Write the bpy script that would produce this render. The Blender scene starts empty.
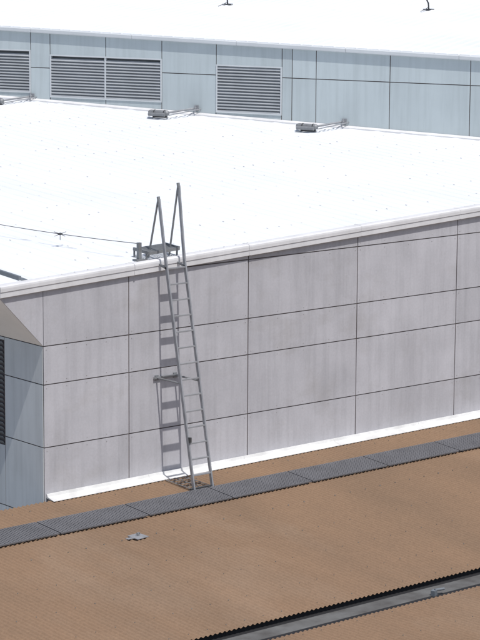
import bpy, math, random
from mathutils import Vector, Matrix
random.seed(7)
scene=bpy.context.scene
V=Vector
# ---------------------------------------------------------------- materials
def lin(c): return (c[0],c[1],c[2],1)
def mat(name,base,rough=.6,metal=0,var=0.0,vscale=1.0,c2=None,island=0.0,bump=0.0,bscale=30,streak=0.0,spec=.3,fine=0.0,stretch=(1,1,1),stain=None):
    m=bpy.data.materials.new(name); m.use_nodes=True
    nt=m.node_tree; N=nt.nodes; L=nt.links
    b=N['Principled BSDF']; b.inputs['Roughness'].default_value=rough; b.inputs['Metallic'].default_value=metal
    b.inputs['Specular IOR Level'].default_value=spec
    geo=N.new('ShaderNodeNewGeometry')
    rgb=N.new('ShaderNodeRGB'); rgb.outputs[0].default_value=lin(base); col=rgb.outputs[0]
    def noisefac(scale,detail,lo,hi,st,off=0):
        mp=N.new('ShaderNodeMapping'); mp.inputs['Scale'].default_value=st; mp.inputs['Location'].default_value=(off,off,off)
        L.new(geo.outputs['Position'],mp.inputs['Vector'])
        n=N.new('ShaderNodeTexNoise'); n.inputs['Scale'].default_value=scale; n.inputs['Detail'].default_value=detail; n.inputs['Roughness'].default_value=.6
        L.new(mp.outputs[0],n.inputs['Vector'])
        r=N.new('ShaderNodeMapRange'); r.inputs[1].default_value=lo; r.inputs[2].default_value=hi
        L.new(n.outputs['Fac'],r.inputs[0]); return r
    def mixto(col,c,fac):
        mx=N.new('ShaderNodeMix'); mx.data_type='RGBA'
        L.new(col,mx.inputs[6]); mx.inputs[7].default_value=lin(c); L.new(fac,mx.inputs[0]); return mx.outputs[2]
    if var>0 or c2:
        r=noisefac(vscale,6,.35,.68,stretch)
        col=mixto(col,c2 if c2 else tuple(x*(1-var) for x in base),r.outputs[0])
    if stain:
        r=noisefac(stain[1],7,.54,.74,stain[2],13.7); r.inputs[4].default_value=stain[3]
        col=mixto(col,stain[0],r.outputs[0])
    def mult(col,fac):
        mx=N.new('ShaderNodeVectorMath'); mx.operation='SCALE'
        L.new(col,mx.inputs[0]); L.new(fac,mx.inputs['Scale']); return mx.outputs[0]
    if island>0:
        r=N.new('ShaderNodeMapRange'); r.inputs[3].default_value=1-island; r.inputs[4].default_value=1+island*.5
        L.new(geo.outputs['Random Per Island'],r.inputs[0]); col=mult(col,r.outputs[0])
    if streak>0:
        r=noisefac(1.3,5,.45,.78,(5,5,.35)); r.inputs[3].default_value=1; r.inputs[4].default_value=1-streak
        col=mult(col,r.outputs[0])
    if fine>0:
        r=noisefac(22,3,.3,.7,(1,1,1)); r.inputs[3].default_value=1-fine; r.inputs[4].default_value=1+fine
        col=mult(col,r.outputs[0])
    L.new(col,b.inputs['Base Color'])
    if bump>0:
        n=N.new('ShaderNodeTexNoise'); n.inputs['Scale'].default_value=bscale; n.inputs['Detail'].default_value=4
        L.new(geo.outputs['Position'],n.inputs['Vector'])
        bp=N.new('ShaderNodeBump'); bp.inputs['Strength'].default_value=bump; bp.inputs['Distance'].default_value=.01
        L.new(n.outputs['Fac'],bp.inputs['Height']); L.new(bp.outputs[0],b.inputs['Normal'])
    return m
M={}
M['panel']=mat('fibre_cement_panel',(.485,.482,.510),.8,var=.15,vscale=.9,island=.07,streak=.15,fine=.04,bump=.1,stain=((.35,.335,.33),.9,(1,1,1.4),.5),spec=.15)
M['bluepanel']=mat('blue_grey_panel',(.48,.54,.56),.65,var=.08,vscale=.6,island=.07,streak=.12,spec=.2)
M['sidepanel']=mat('side_wall_panel',(.58,.615,.635),.65,var=.1,vscale=.9,island=.06,streak=.14,spec=.2)
M['joint']=mat('joint_sealant',(.12,.10,.095),.9)
M['white']=mat('white_roof_paint',(.70,.725,.755),.8,c2=(.655,.68,.715),vscale=.4,spec=.05,stain=((.56,.585,.61),.5,(1.6,.25,1),.35))
M['cap']=mat('white_capping',(.66,.66,.67),.65,var=.14,vscale=1.5,streak=.08,spec=.15)
M['flash']=mat('base_flashing',(.70,.70,.69),.6,var=.22,vscale=2.5,spec=.2)
M['soffit']=mat('beige_soffit',(.80,.77,.73),.7,var=.08,vscale=1)
M['brown']=mat('brown_painted_roof',(.245,.160,.103),.8,c2=(.20,.135,.090),vscale=.5,fine=.10,stretch=(1,.35,1),stain=((.30,.225,.165),.4,(1,.5,1),.4),spec=.12)
M['grate']=mat('walkway_grating',(.145,.145,.155),.6,var=.2,vscale=2)
M['alu']=mat('aluminium',(.34,.35,.37),.5,metal=.3,var=.25,vscale=5)
M['galv']=mat('galvanised_steel',(.25,.26,.27),.55,metal=.3,var=.25,vscale=6)
M['dark']=mat('gutter_near_black',(.02,.02,.022),.9)  # near-black gutter colour; paints in the shade on the upstand
M['gut']=mat('gutter_metal',(.15,.15,.145),.6,c2=(.08,.075,.07),vscale=2)
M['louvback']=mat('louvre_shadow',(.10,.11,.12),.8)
M['louv']=mat('louvre_blade',(.40,.42,.44),.5,var=.15,vscale=2)
M['trim']=mat('grey_trim',(.56,.59,.61),.5,var=.1,vscale=1)
M['black']=mat('dark_metal',(.06,.062,.065),.4,var=.2)
M['slate']=mat('slate_gutter',(.16,.18,.20),.5,var=.2,vscale=2)
M['ground']=mat('pale_bounce_ground',(.38,.37,.35),.9,c2=(.30,.29,.28),vscale=.3)  # unseen ground, made pale to bounce light onto the side wall
M['conc']=mat('concrete_body',(.35,.34,.33),.8,var=.15,vscale=.6)
# ---------------------------------------------------------------- mesh helpers
class MB:
    def __init__(s): s.v=[]; s.f=[]
    def add(s,vs,fs):
        o=len(s.v); s.v+= [tuple(x) for x in vs]; s.f+=[tuple(i+o for i in f) for f in fs]
    def prism(s,poly,ext):
        n=len(poly); ext=V(ext); a=[V(p) for p in poly]; b=[p+ext for p in a]
        s.add(a+b,[tuple(range(n)),tuple(range(2*n-1,n-1,-1))]+[(i,i+n,(i+1)%n+n,(i+1)%n) for i in range(n)])
    def box(s,c,ax,ay,az):  # half-axis vectors
        c=V(c);ax=V(ax);ay=V(ay);az=V(az)
        vs=[c+ax*i+ay*j+az*k for k in(-1,1) for j in(-1,1) for i in(-1,1)]
        s.add(vs,[(0,2,3,1),(4,5,7,6),(0,1,5,4),(2,6,7,3),(0,4,6,2),(1,3,7,5)])
    def bar(s,p,q,w,h,up=(0,0,1)):
        p=V(p);q=V(q);d=q-p;L=d.length;d.normalize(); side=d.cross(V(up))
        if side.length<1e-4: side=d.cross(V((1,0,0)))
        side.normalize(); u=side.cross(d)
        s.box((p+q)/2,d*L/2,side*w/2,u*h/2)
    def tube(s,p,q,r,n=12,r2=None):
        r2=r if r2 is None else r2
        p=V(p);q=V(q);d=(q-p).normalized(); a=d.orthogonal().normalized(); b=d.cross(a)
        vs=[p+(a*math.cos(t)+b*math.sin(t))*r for t in [2*math.pi*i/n for i in range(n)]]+[q+(a*math.cos(t)+b*math.sin(t))*r2 for t in [2*math.pi*i/n for i in range(n)]]
        s.add(vs,[(i,(i+1)%n,(i+1)%n+n,i+n) for i in range(n)]+[tuple(range(n-1,-1,-1)),tuple(range(n,2*n))])
    def path(s,pts,r,n=8):
        for a,b in zip(pts[:-1],pts[1:]): s.tube(a,b,r,n)
    def obj(s,name,m,parent=None,smooth=False):
        me=bpy.data.meshes.new(name); me.from_pydata(s.v,[],s.f); me.update()
        import bmesh
        bm=bmesh.new(); bm.from_mesh(me); bmesh.ops.recalc_face_normals(bm,faces=bm.faces); bm.to_mesh(me); bm.free()
        o=bpy.data.objects.new(name,me); scene.collection.objects.link(o); me.materials.append(M[m])
        if smooth:
            for p in me.polygons: p.use_smooth=True
        if parent: o.parent=parent
        return o
def empty(name):
    o=bpy.data.objects.new(name,None); scene.collection.objects.link(o); return o
def clip(poly,fn):
    out=[]
    for i in range(len(poly)):
        a=poly[i];b=poly[(i+1)%len(poly)];fa=fn(*a);fb=fn(*b)
        if fa>=0: out.append(a)
        if (fa>=0)!=(fb>=0):
            t=fa/(fa-fb); out.append((a[0]+(b[0]-a[0])*t,a[1]+(b[1]-a[1])*t))
    return out
def panels(mb,O,D,N,cols,rows,gap,top=None,bot=None,th=.012,skip=()):
    O=V(O);D=V(D);N=V(N)
    for i in range(len(cols)-1):
        for j in range(len(rows)-1):
            x0,x1=cols[i]+gap/2,cols[i+1]-gap/2; z0,z1=rows[j]+gap/2,rows[j+1]-gap/2
            rects=[(x0,z0,x1,z1)]
            for (a,b,c,d) in skip:
                if a<(x0+x1)/2<c: 
                    new=[]
                    for (p,q,r,s) in rects:
                        if s<=b or q>=d: new.append((p,q,r,s)); continue
                        if q<b: new.append((p,q,r,b))
                        if s>d: new.append((p,d,r,s))
                    rects=new
            for (p,q,r,s) in rects:
                if s-q<.02: continue
                poly=[(p,q),(r,q),(r,s),(p,s)]
                if top: poly=clip(poly,lambda x,z:top(x)-z)
                if bot and len(poly)>2: poly=clip(poly,lambda x,z:z-bot(x))
                if len(poly)<3: continue
                dp=random.uniform(-.002,.0015)
                mb.prism([O+D*a+V((0,0,b))+N*dp for a,b in poly],-N*(th+dp))
# ---------------------------------------------------------------- planes
TX=.0435; Z0=4.15
def rz(x,y): return Z0+TX*x+.06*y        # white roof
def bz(x,y): return .0091*x+.06*y-.03    # brown roof
A=V((11.18,17.95,0)); E=V((.434,-.901,0)).normalized(); NB=V((-E.y,E.x,0)) ; NF=-NB   # NB points back
def UW(s,z,out=0): return A+E*s+V((0,0,z))+NF*out
def utop(s): return 7.60-.0252*s
# ---------------------------------------------------------------- ground
g=MB(); g.add([(-3000,-3000,-7),(3000,-3000,-7),(3000,3000,-7),(-3000,3000,-7)],[(0,1,2,3)]); g.obj('ground','ground')
# ---------------------------------------------------------------- panelled building
B=empty('panelled_building')
XR=19.6
captop=lambda x:4.17+TX*x
capbot=lambda x:3.945+TX*x
cols=[0,1.99,4.95,7.86,10.71,13.6,16.5,XR]; rows=[-2.0,-.4,.96,2.16,2.893,4.076,5.3]
mb=MB(); panels(mb,(0,0,0),(1,0,0),(0,-1,0),cols,rows,.022,top=lambda x:capbot(x)+.05)
o=mb.obj('front_wall_panels','panel',B)
mb=MB(); mb.prism([(0,0,2.903),(0,0,capbot(0)+.05),(-.99,0,capbot(-.99)+.03)],(0,.012,0)); mb.obj('front_wing_panel','panel',B)
mb=MB(); mb.prism([(.018,.016,-7),(XR,.016,-7),(XR,.016,captop(XR)-.05),(.018,.016,captop(0)-.05)],(0,.25,0)); mb.obj('front_wall_core','joint',B)
# little fixing heads on the panels
mb=MB()
for i in range(len(cols)-1):
    for j in range(len(rows)-1):
        for z in (rows[j]+.07,rows[j+1]-.07):
            for t in range(5):
                x=cols[i]+.07+(cols[i+1]-cols[i]-.14)*t/4
                if z<capbot(x)-.03 and z>.12: mb.tube((x,.001,z),(x,-.004,z),.008,6)
mb.obj('panel_fixings','conc',B)
# side wall
mb=MB(); panels(mb,(0,.02,0),(0,1,0),(-1,0,0),[0,1.27,2.6,4,6,9,12,15,18],[-4,-2,-.4,.96,2.16,2.893],.02,skip=[(1.27,.78,2.6,2.83)])
mb.obj('side_wall_panels','sidepanel',B)
mb=MB(); mb.box((.14,9.3,-2.2),(.12,0,0),(0,9.0,0),(0,0,5.2)); mb.obj('side_wall_core','joint',B)
mb=MB()
for i in range(22):
    z=.83+i*.092
    mb.box((.0,1.95,z),(.022,0,-.03),(0,.62,0),(.003,0,.002))
mb.obj('side_louvre_blades','slate',B)
# soffit under the wing
mb=MB(); mb.prism([(0,.014,2.9),(-.99,.014,capbot(-.99)),(-.99,.014,capbot(-.99)+.03),(0,.014,2.93)],(0,17.9,0)); mb.obj('wing_soffit','soffit',B)
# white roof : ribbed sheet, ribs along Y
mb=MB()
prof=[]; x=-.95; pitch=.30
while x<XR+.3:
    prof+=[(x,0),(x+.205,0),(x+.235,.018),(x+.262,.018),(x+.290,0)]; x+=pitch
def yend(x): 
    t=(x-A.x)/E.x; return min(18.4, A.y+E.y*t-.0) if x>A.x else 18.4
vs=[];fs=[];n=len(prof);KK=24
for k in range(KK+1):
    for (px,pz) in prof:
        ye=max(yend(px),.3); y=.10+(ye-.10)*k/KK
        wob=.004*math.sin(px*1.7+y*.9)+.003*math.sin(px*.6-y*2.3)
        vs.append((px,y,rz(px,y)+pz+wob))
for k in range(KK):
    for i in range(n-1): fs.append((k*n+i,k*n+i+1,(k+1)*n+i+1,(k+1)*n+i))
mb.add(vs,fs); mb.obj('white_metal_roof','white',B)
# fixing clips on the white roof
mb=MB(); x=-.95
while x<XR:
    xx=x+.2485; y=.9
    while y<yend(xx)-.2:
        if random.random()<.6:
            yy=y+random.uniform(-.05,.05)
            mb.box((xx,yy,rz(xx,yy)+.022),(.010,0,0),(0,.022,.0013),(0,0,.004))
        y+=1.1
    x+=pitch
mb.obj('roof_fixings','cap',B)
# capping in lengths
mb=MB()
pro=[(.16,-.02),(.14,.0),(.02,.006),(-.04,.0),(-.066,-.018),(-.072,-.05),(-.072,-.11),(-.060,-.118),(-.060,-.215),(-.045,-.225),(-.0,-.225),(-.0,-.20),(.16,-.20)]
segs=[(-.99,2.1),(2.1,4.93),(4.93,7.9),(7.9,10.72),(10.72,13.7),(13.7,16.6),(16.6,XR)]
for i,(a,b) in enumerate(segs):
    a+=.006;b-=.006; off=.0 if i<2 else -.010
    mb.prism([(a,p[0]-.0+off,captop(a)+p[1]) for p in pro],(b-a,0,TX*(b-a)))
mb.obj('parapet_capping','cap',B)
mb=MB()
for (a,b) in segs[:-1]:
    mb.prism([(b-.02,p[0]*1.0-.014 if p[0]<0 else p[0],captop(b)+p[1]+.004) for p in pro[:9]]+[(b-.02,.0,captop(b)-.21)],(.04,0,TX*.04))
mb.obj('capping_joint_covers','cap',B)
# left edge gutter
mb=MB(); mb.prism([(-.42,.17,rz(-.4,.17)+.0),(-.42,.17,rz(-.4,.17)+.09),(-.36,.17,rz(-.4,.17)+.09),(-.36,.17,rz(-.4,.17)+.02),(-.22,.17,rz(-.4,.17)+.02),(-.22,.17,rz(-.4,.17)+.0)],(0,18,18*.06)); mb.obj('roof_edge_gutter','slate',B)
# base flashing
mb=MB()
a,b=.04,XR
def fl(x): return [(x,-.004,bz(x,0)+.10),(x,-.03,bz(x,0)+.10),(x,-.05,bz(x,0)+.05),(x,-.25,bz(x,-.25)+.020),(x,-.25,bz(x,-.25)+.013),(x,-.004,bz(x,0)+.02)]
x=a
while x<b:
    x2=min(x+2.4,b); mb.prism(fl(x),V((x2-x-.004,0,.0091*(x2-x)))); x=x2
mb.obj('base_flashing','flash',B)
# ---------------------------------------------------------------- upper building
U=empty('louvred_building')
S0,S1=-8,20.3
def ubase(s):
    p=A+E*s; return rz(p.x,p.y)
LV=[(-2.0,5.88,.95,7.02),(1.54,5.79,4.84,6.92),(6.40,5.60,8.24,6.83)]
ucols=[-8,-4,-2.0,.95,1.54,3.2,4.84,6.40,8.24,8.52,9.18,11.17,13.28,15.4,17.5,S1]
mb=MB(); panels(mb,A,E,NF,ucols,[4,6.56,9],.022,top=lambda s:utop(s)-.05,bot=lambda s:ubase(s)+.03,skip=LV)
mb.obj('wall_panels','bluepanel',U)
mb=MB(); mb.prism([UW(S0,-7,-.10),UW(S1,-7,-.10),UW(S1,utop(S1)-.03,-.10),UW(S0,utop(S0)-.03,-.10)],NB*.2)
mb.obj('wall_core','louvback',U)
mb=MB()
mb.prism([UW(S0,4.0,-.014),UW(S1,4.0,-.014),UW(S1,ubase(S1)+.2,-.014),UW(S0,ubase(S0)+.2,-.014)],NB*.02)
for s in ucols[1:-1]:
    if abs(s-3.2)<.01: continue
    mb.prism([UW(s-.03,ubase(s)+.1,-.016),UW(s+.03,ubase(s)+.1,-.016),UW(s+.03,utop(s)-.06,-.016),UW(s-.03,utop(s)-.06,-.016)],NB*.02)
for a,b in [(-8,-2.03),(.98,1.51),(4.87,6.37),(8.27,S1)]:
    mb.prism([UW(a,6.53,-.018),UW(b,6.53,-.018),UW(b,6.59,-.018),UW(a,6.59,-.018)],NB*.02)
mb.obj('wall_joints','joint',U)
fr=MB(); bl=MB()
for (a,z0,b,z1) in LV:
    t=.035
    fr.prism([UW(a,z0,.02),UW(b,z0,.02),UW(b,z0+t,.02),UW(a,z0+t,.02)],NB*.09)
    fr.prism([UW(a,z1-t,.02),UW(b,z1-t,.02),UW(b,z1,.02),UW(a,z1,.02)],NB*.09)
    for (p,q) in [(a,a+t),(b-t,b)]+([((a+b)/2-t/2,(a+b)/2+t/2)] if b-a>2.5 else []):
        fr.prism([UW(p,z0+t,.018),UW(q,z0+t,.018),UW(q,z1-t,.018),UW(p,z1-t,.018)],NB*.085)
    z=z0+t+.03
    while z<z1-t-.03:
        bl.prism([UW(a+t,z-.038,.012),UW(a+t,z-.016,.014),UW(a+t,z+.034,-.045),UW(a+t,z+.026,-.05)],E*(b-a-2*t)); z+=.078
fr.obj('louvre_frames','trim',U); bl.obj('louvre_blades','louv',U)
# eaves fascia
mb=MB()
s=S0
while s<S1:
    s2=min(s+3.0,S1); pr=[(.0,-.09),(.07,-.09),(.085,-.07),(.085,.0),(.06,.02),(-.10,.03),(-.10,-.0),(.0,-.02)]
    mb.prism([UW(s+.004,utop(s)+z,o_) for o_,z in pr],(E*(s2-s-.008))+V((0,0,-.0252*(s2-s-.008)))); s=s2
mb.obj('eaves_fascia','trim',U)
mb=MB(); mb.prism([UW(S0,ubase(S0)+.07,.006),UW(S0,ubase(S0)+.06,.03),UW(S0,ubase(S0)+.03,.12),UW(S0,ubase(S0)-.02,.12),UW(S0,ubase(S0)-.02,.006)],E*(S1-S0)+V((0,0,ubase(S1)-ubase(S0)))); mb.obj('wall_base_flashing','cap',U)
# top roof
mb=MB(); prof=[];s=S0
while s<S1:
    prof+=[(s,0),(s+.205,0),(s+.235,.018),(s+.262,.018),(s+.290,0)]; s+=.3
vs=[];n=len(prof);K=16
for k in range(K+1):
    w=-.02+22*k/K
    for (px,pz) in prof:
        vs.append(UW(px,utop(px)+.01+.06*w+pz+(.003*math.sin(px*1.9+w*1.3) if k else 0),-w))
fs=[(k*n+i,k*n+i+1,(k+1)*n+i+1,(k+1)*n+i) for k in range(K) for i in range(n-1)]
mb.add(vs,fs); mb.obj('top_white_roof','white',U)
def tz(x,y):
    d=V((x,y,0))-A; s=d.dot(E); w=d.dot(NB); return utop(s)+.01+.06*w
# ---------------------------------------------------------------- brown roof
R=empty('brown_roofed_building')
XL,XRR=-9.0,XR
P=.098; nper=8; amp=.0125
def corr(y0,y1,zf,name,rows_=7):
    mb=MB(); nx=int((XRR-XL)/P*nper); vs=[]
    ysx=[y0,y0+.006,y0+.05]+[y0+.05+(y1-y0-.1)*k/rows_ for k in range(1,rows_+1)]+[y1-.006,y1]
    for y in ysx:
        for i in range(nx+1):
            x=XL+i*P/nper; vs.append((x,y,zf(x,y)-.004+amp*math.cos(2*math.pi*i/nper)))
    n=nx+1; K_=len(ysx)-1
    mb.add(vs,[(k*n+i,k*n+i+1,(k+1)*n+i+1,(k+1)*n+i) for k in range(K_) for i in range(nx)])
    o=mb.obj(name,'brown',R,smooth=True)
    so=o.modifiers.new('thick','SOLIDIFY'); so.thickness=.004; so.offset=0
    return o
corr(-7.40,-.12,bz,'upper_roof_sheet',6)
zg=bz(0,-8.02)
def bz2(x,y): return zg+.0091*x-.035-(y+8.02)*.02
corr(-22,-8.02,bz2,'lower_roof_sheet')
def gz(x): return .0091*x+bz(0,-7.4)
L=XRR-XL
mb=MB(); mb.prism([(XL,-7.34,gz(XL)-.025),(XL,-7.30,gz(XL)-.025),(XL,-7.30,gz(XL)-.30),(XL,-7.34,gz(XL)-.30)],(L,0,.0091*L))
mb.obj('gutter_upstand','dark',R)  # upstand coloured black for the shade beneath the sheet edge
mb=MB(); mb.prism([(XL,-7.86,gz(XL)-.098),(XL,-7.47,gz(XL)-.100),(XL,-7.47,gz(XL)-.12),(XL,-7.86,gz(XL)-.12)],(L,0,.0091*L))
mb.obj('gutter_tray','gut',R)
mb=MB(); mb.prism([(XL,-7.47,gz(XL)-.103),(XL,-7.34,gz(XL)-.103),(XL,-7.34,gz(XL)-.12),(XL,-7.47,gz(XL)-.12)],(L,0,.0091*L))
mb.prism([(XL,-8.24,gz(XL)-.102),(XL,-7.86,gz(XL)-.102),(XL,-7.86,gz(XL)-.12),(XL,-8.24,gz(XL)-.12)],(L,0,.0091*L))
mb.obj('gutter_dark_strips','dark',R)  # plain near-black strips along both sides of the tray
mb=MB(); mb.prism([(XL,-7.30,gz(XL)-.035),(XL,-.3,bz(XL,-.3)-.04),(XL,-.3,-7),(XL,-7.30,-7)],(L,0,.0091*L)); mb.obj('building_body','conc',R)
mb=MB(); mb.prism([(XL,-8.28,gz(XL)-.13),(XL,-22,gz(XL)-.09),(XL,-22,-7),(XL,-8.28,-7)],(L,0,.0091*L)); mb.obj('lower_building_body','conc',R)
mb=MB(); mb.box((2.58,-7.86,gz(2.6)-.06),(.05,.02,0),(-.01,.04,0),(0,0,.05)); mb.tube((2.6,-7.86,gz(2.6)-.01),(2.78,-7.9,gz(2.6)-.01),.022); mb.obj('gutter_bracket','slate',R)
# screws on the crests
mb=MB()
for y in (-.5,-2.80,-4.1,-5.2,-6.3,-7.2):
    x=XL+P
    while x<XRR:
        if random.random()<.9: mb.tube((x,y+random.uniform(-.012,.012),bz(x,y)+amp-.004),(x,y,bz(x,y)+amp+.006),.0135 if y==-2.80 else .009,6)
        x+=P*4
for y in (-8.2,-9.3,-10.5,-11.7):
    x=XL+P
    while x<XRR:
        mb.tube((x,y,bz2(x,y)+amp-.004),(x,y,bz2(x,y)+amp+.006),.009,6); x+=P*4
mb.obj('roof_screws','gut',R)
# ---------------------------------------------------------------- walkway grating
mb=MB(); wy0,wy1=-1.95,-1.18; x=XL
zc=lambda xx,yy: bz(xx,yy)+amp+.031
while x<XRR-1:
    L=2.0; x2=x+L-.03
    for k in range(14):
        y=wy0+.02+(wy1-wy0-.04)*k/13
        mb.bar((x,y,zc(x,y)),(x2,y,zc(x2,y)),.026 if 0<k<13 else .035,.025)
    nb=int(L/.06)
    for k in range(nb+1):
        xx=x+.02+(L-.07)*k/nb
        mb.bar((xx,wy0,zc(xx,wy0)+.004),(xx,wy1,zc(xx,wy1)+.004),.034,.022)
    for xx in (x+.1,x+1,x2-.1): mb.box((xx,(wy0+wy1)/2,zc(xx,(wy0+wy1)/2)-.026),(.02,0,0),(0,.36,.36*.06),(0,0,.010))
    x+=L
mb.obj('roof_walkway','grate')
# ---------------------------------------------------------------- ladder
Ld=empty('roof_access_ladder')
def ly(z): return -1.15+.205*z
def lp(x,z): return V((x,ly(z),z))
xl,xr=2.67,3.12
zb=bz(3,-1.1)+.03
mb=MB()
tl=V((2.69,-.03,5.45)); tr=V((3.17,-.03,5.68))
mb.bar(lp(xl,zb),lp(xl,4.3),.030,.066,up=(0,-1,.2)); mb.bar(lp(xl,4.3),tl,.032,.062,up=(0,-1,.2))
mb.bar(lp(xr,zb),lp(xr,4.3),.030,.066,up=(0,-1,.2)); mb.bar(lp(xr,4.3),tr,.032,.062,up=(0,-1,.2))
mb.obj('stiles','alu',Ld)
mb=MB(); z=zb+.28
while z<4.4:
    mb.bar(lp(xl,z),lp(xr,z),.06,.024,up=(0,0,1)); z+=.30
mb.obj('rungs','alu',Ld)
mb=MB()
for x,t_,y2 in ((xl,tl,.27),(xr,tr,.2)):
    mb.tube(t_+V((0,.02,0)),(x,y2,rz(x,y2)+.02),.020,10)
    mb.tube(t_+V((0,.0,-.05)),t_+V((0,.02,.05)),.032,10)
mb.obj('grab_rails','galv',Ld)
mb=MB()
zz=1.98
for x in (xl,xr):
    mb.tube((x,ly(zz),zz),(x-.02,-.01,zz),.018,8); mb.box((x-.02,-.012,zz),(.04,0,0),(0,.01,0),(0,0,.05))
mb.bar((xl-.1,-.03,1.98),(xr+.06,-.03,1.98),.025,.04)
for x in (xl,xr): 
    mb.bar((x,ly(4.15),4.15),(x,-.06,4.2),.03,.04)
    mb.box((x,ly(zb),zb-.01),(.04,0,0),(0,.08,0),(0,0,.012))
mb.obj('brackets','galv',Ld)
mb=MB()
mb.box(lp(xl+.01,.92)+V((0,-.05,0)),(.022,0,0),(0,.03,0),(0,0,.05))
mb.bar((xl-.06,ly(0)+.02,zb+.02),(xr+.06,ly(0)+.02,zb+.02),.04,.04)
mb.obj('foot_clamp','black',Ld)
mb=MB()
for x in (xl-.02,xl+.22,xr):
    mb.tube((x,ly(zb)+.05,zb+.02),(x,-.28,bz(x,-.28)+.03),.008,6)
for k in range(7):
    y=-1.0+.11*k; mb.tube((xl-.02,y,bz(xl,y)+.03),(xr,y,bz(xr,y)+.03),.006,6)
mb.obj('foot_mesh','galv',Ld)
# step platform on parapet
mb=MB()
px0,px1,py0,py1=2.50,3.24,.06,.50
for k in range(9):
    y=py0+(py1-py0)*k/8; mb.bar((px0,y,rz(px0,y)+.16),(px1,y,rz(px1,y)+.16),.018,.03)
for k in range(2): 
    x=(px0,px1)[k]; mb.bar((x,py0-.02,rz(x,py0)+.16),(x,py1+.02,rz(x,py1)+.16),.035,.06)
mb.bar((px0,py0-.02,rz(px0,py0)+.15),(px1,py0-.02,rz(px1,py0)+.15),.03,.06)
for x in (px0,px1):
    for y in (py0+.05,py1): mb.tube((x,y,rz(x,y)),(x,y,rz(x,y)+.15),.02,8)
mb.obj('landing_grate','galv',Ld)
# ---------------------------------------------------------------- safety cable
Cb=empty('safety_cable')
p0=V((2.36,.16,rz(2.36,.16)))
mb=MB(); mb.box(p0+V((0,0,.17)),(.035,0,0),(0,.035,0),(0,0,.19)); mb.box(p0+V((0,0,.03)),(.1,0,0),(0,.08,0),(0,0,.012))
p1=V((.5,7.3,rz(.5,7.3))); mb.box(p1+V((0,0,.17)),(.035,0,0),(0,.035,0),(0,0,.19)); mb.box(p1+V((0,0,.03)),(.1,0,0),(0,.08,0),(0,0,.012))
mb.obj('anchor_posts','galv',Cb)
mb=MB(); pts=[]
for i in range(31):
    t=i/30; p=p0.lerp(p1,t)+V((0,0,.34-.10*4*t*(1-t))); pts.append(p)
mb.path(pts,.007,6)
q=pts[8]; mb.box(q,(.04,.02,0),(-.01,.03,0),(0,0,.016)); 
for dx,dz in ((.12,.04),(-.12,.05),(.1,-.05),(-.11,-.04),(0,-.12)): mb.tube(q,q+V((dx,-dx*.3,dz)),.006,6)
mb.obj('wire','black',Cb)
# ---------------------------------------------------------------- wall mounted spotlights
def spot(s,zw):
    Sp=empty('wall_spotlight')
    W=UW(s,zw,0); H=W+NF*1.0-E*.56+V((0,0,-.07))
    mb=MB(); mb.tube(W,H+E*.15,.024,10); mb.tube(W+E*.12+V((0,0,-.02)),H+E*.25+V((0,0,-.05)),.014,8)
    mb.box(W+NF*.02,E*.06,NF*.015,(0,0,.07)); mb.tube(W+NF*.12+V((0,0,.08)),W+NF*.12+V((0,0,-.10)),.018,8)
    mb.obj('arm','alu',Sp)
    mb=MB(); a=H-E*.26; b=H+E*.20
    mb.tube(a,b,.075,18); mb.tube(a-E*.05,a,.06,18,.075); mb.tube(b,b+E*.05,.075,18,.045)
    mb.tube(a+NF*.13-V((0,0,.03)),b+NF*.13-V((0,0,.03)),.048,14)
    mb.obj('housing','galv',Sp)
    mb=MB(); 
    for q in (a-E*.052,): mb.tube(q-E*.004,q,.052,18)
    for t in (.1,.38): mb.tube(a+E*t,a+E*(t+.03),.081,18)
    mb.box(H-V((0,0,.09)),E*.2,NF*.03,(0,0,.03))
    mb.obj('lens_and_clamps','black',Sp)
for s,z in ((1.0,5.80),(5.85,5.69),(9.97,5.53)): spot(s,z)
# ---------------------------------------------------------------- roof anchors on top roof
def anchor(x,y):
    a=empty('roof_anchor'); z=tz(x,y); mb=MB()
    mb.box((x,y,z+.03),(.12,0,0),(0,.10,0),(0,0,.012)); mb.tube((x,y,z+.03),(x-.02,y,z+.2),.022,10)
    mb.path([V((x-.02,y,z+.2)),V((x-.07,y,z+.27)),V((x-.10,y,z+.36)),V((x-.07,y,z+.42))],.022,8)
    mb.obj('post','black',a)
    mb=MB(); mb.path([V((x,y,z+.1)),V((x-.2,y-.12,z+.06)),V((x-.55,y-.25,tz(x-.55,y-.25)+.03))],.009,6); mb.obj('tail_wire','black',a)
anchor(19.15,18.1); anchor(22.85,13.65)
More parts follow.
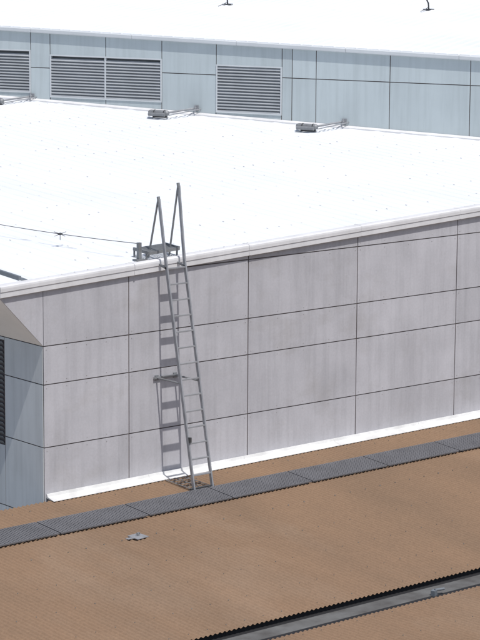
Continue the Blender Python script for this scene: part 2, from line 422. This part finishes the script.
# plate anchor on brown roof
a=empty('roof_anchor_plate'); x,y=.1,-2.78; z=bz(x,y)+amp
mb=MB(); mb.box((x,y,z+.012),(.14,.02,0),(-.02,.13,.008),(0,0,.006)); mb.box((x-.2,y-.02,z+.01),(.07,0,0),(0,.04,0),(0,0,.006)); mb.obj('plate','alu',a)
mb=MB(); mb.tube((x,y,z+.012),(x,y,z+.06),.016,10); mb.path([V((x-.04,y,z+.04)),V((x-.03,y,z+.075)),V((x+.03,y,z+.08)),V((x+.04,y,z+.04))],.009); mb.obj('eye_bolt','galv',a)
# ---------------------------------------------------------------- light
Sd=V((-.075,-.44,.90)).normalized()
sun=bpy.data.lights.new('sun','SUN'); sun.energy=3.8; sun.angle=math.radians(.5); sun.color=(1,.97,.935)
so=bpy.data.objects.new('sun',sun); scene.collection.objects.link(so); so.rotation_euler=Sd.to_track_quat('Z','Y').to_euler()
w=bpy.data.worlds.new('World'); scene.world=w; w.use_nodes=True
nt=w.node_tree; sk=nt.nodes.new('ShaderNodeTexSky'); sk.sky_type='NISHITA'; sk.sun_disc=False; sk.dust_density=2.0
sk.sun_elevation=math.asin(Sd.z); sk.sun_rotation=math.atan2(Sd.x,Sd.y)
nt.links.new(sk.outputs[0],nt.nodes['Background'].inputs[0]); nt.nodes['Background'].inputs[1].default_value=.11
# ---------------------------------------------------------------- camera (solved from the wall's joint grid)
yaw,pit,rol,f,d=.69,.175,.006,2465,46.32
fw=V((math.sin(yaw)*math.cos(pit),math.cos(yaw)*math.cos(pit),-math.sin(pit)))
r=V((math.cos(yaw),-math.sin(yaw),0)); u=r.cross(fw)
r,u=math.cos(rol)*r+math.sin(rol)*u,-math.sin(rol)*r+math.cos(rol)*u
C=-(r*(-195.6)/f*d-u*178.0/f*d+fw*d)
cam=bpy.data.cameras.new('camera'); co=bpy.data.objects.new('camera',cam); scene.collection.objects.link(co)
m=Matrix((r,u,-fw)).transposed().to_4x4(); m.translation=C; co.matrix_world=m
cam.sensor_fit='VERTICAL'; cam.sensor_height=24; cam.lens=24*f/640; cam.clip_start=.5; cam.clip_end=8000
scene.camera=co
scene.view_settings.view_transform='Standard'; scene.view_settings.look='None'; scene.view_settings.exposure=0
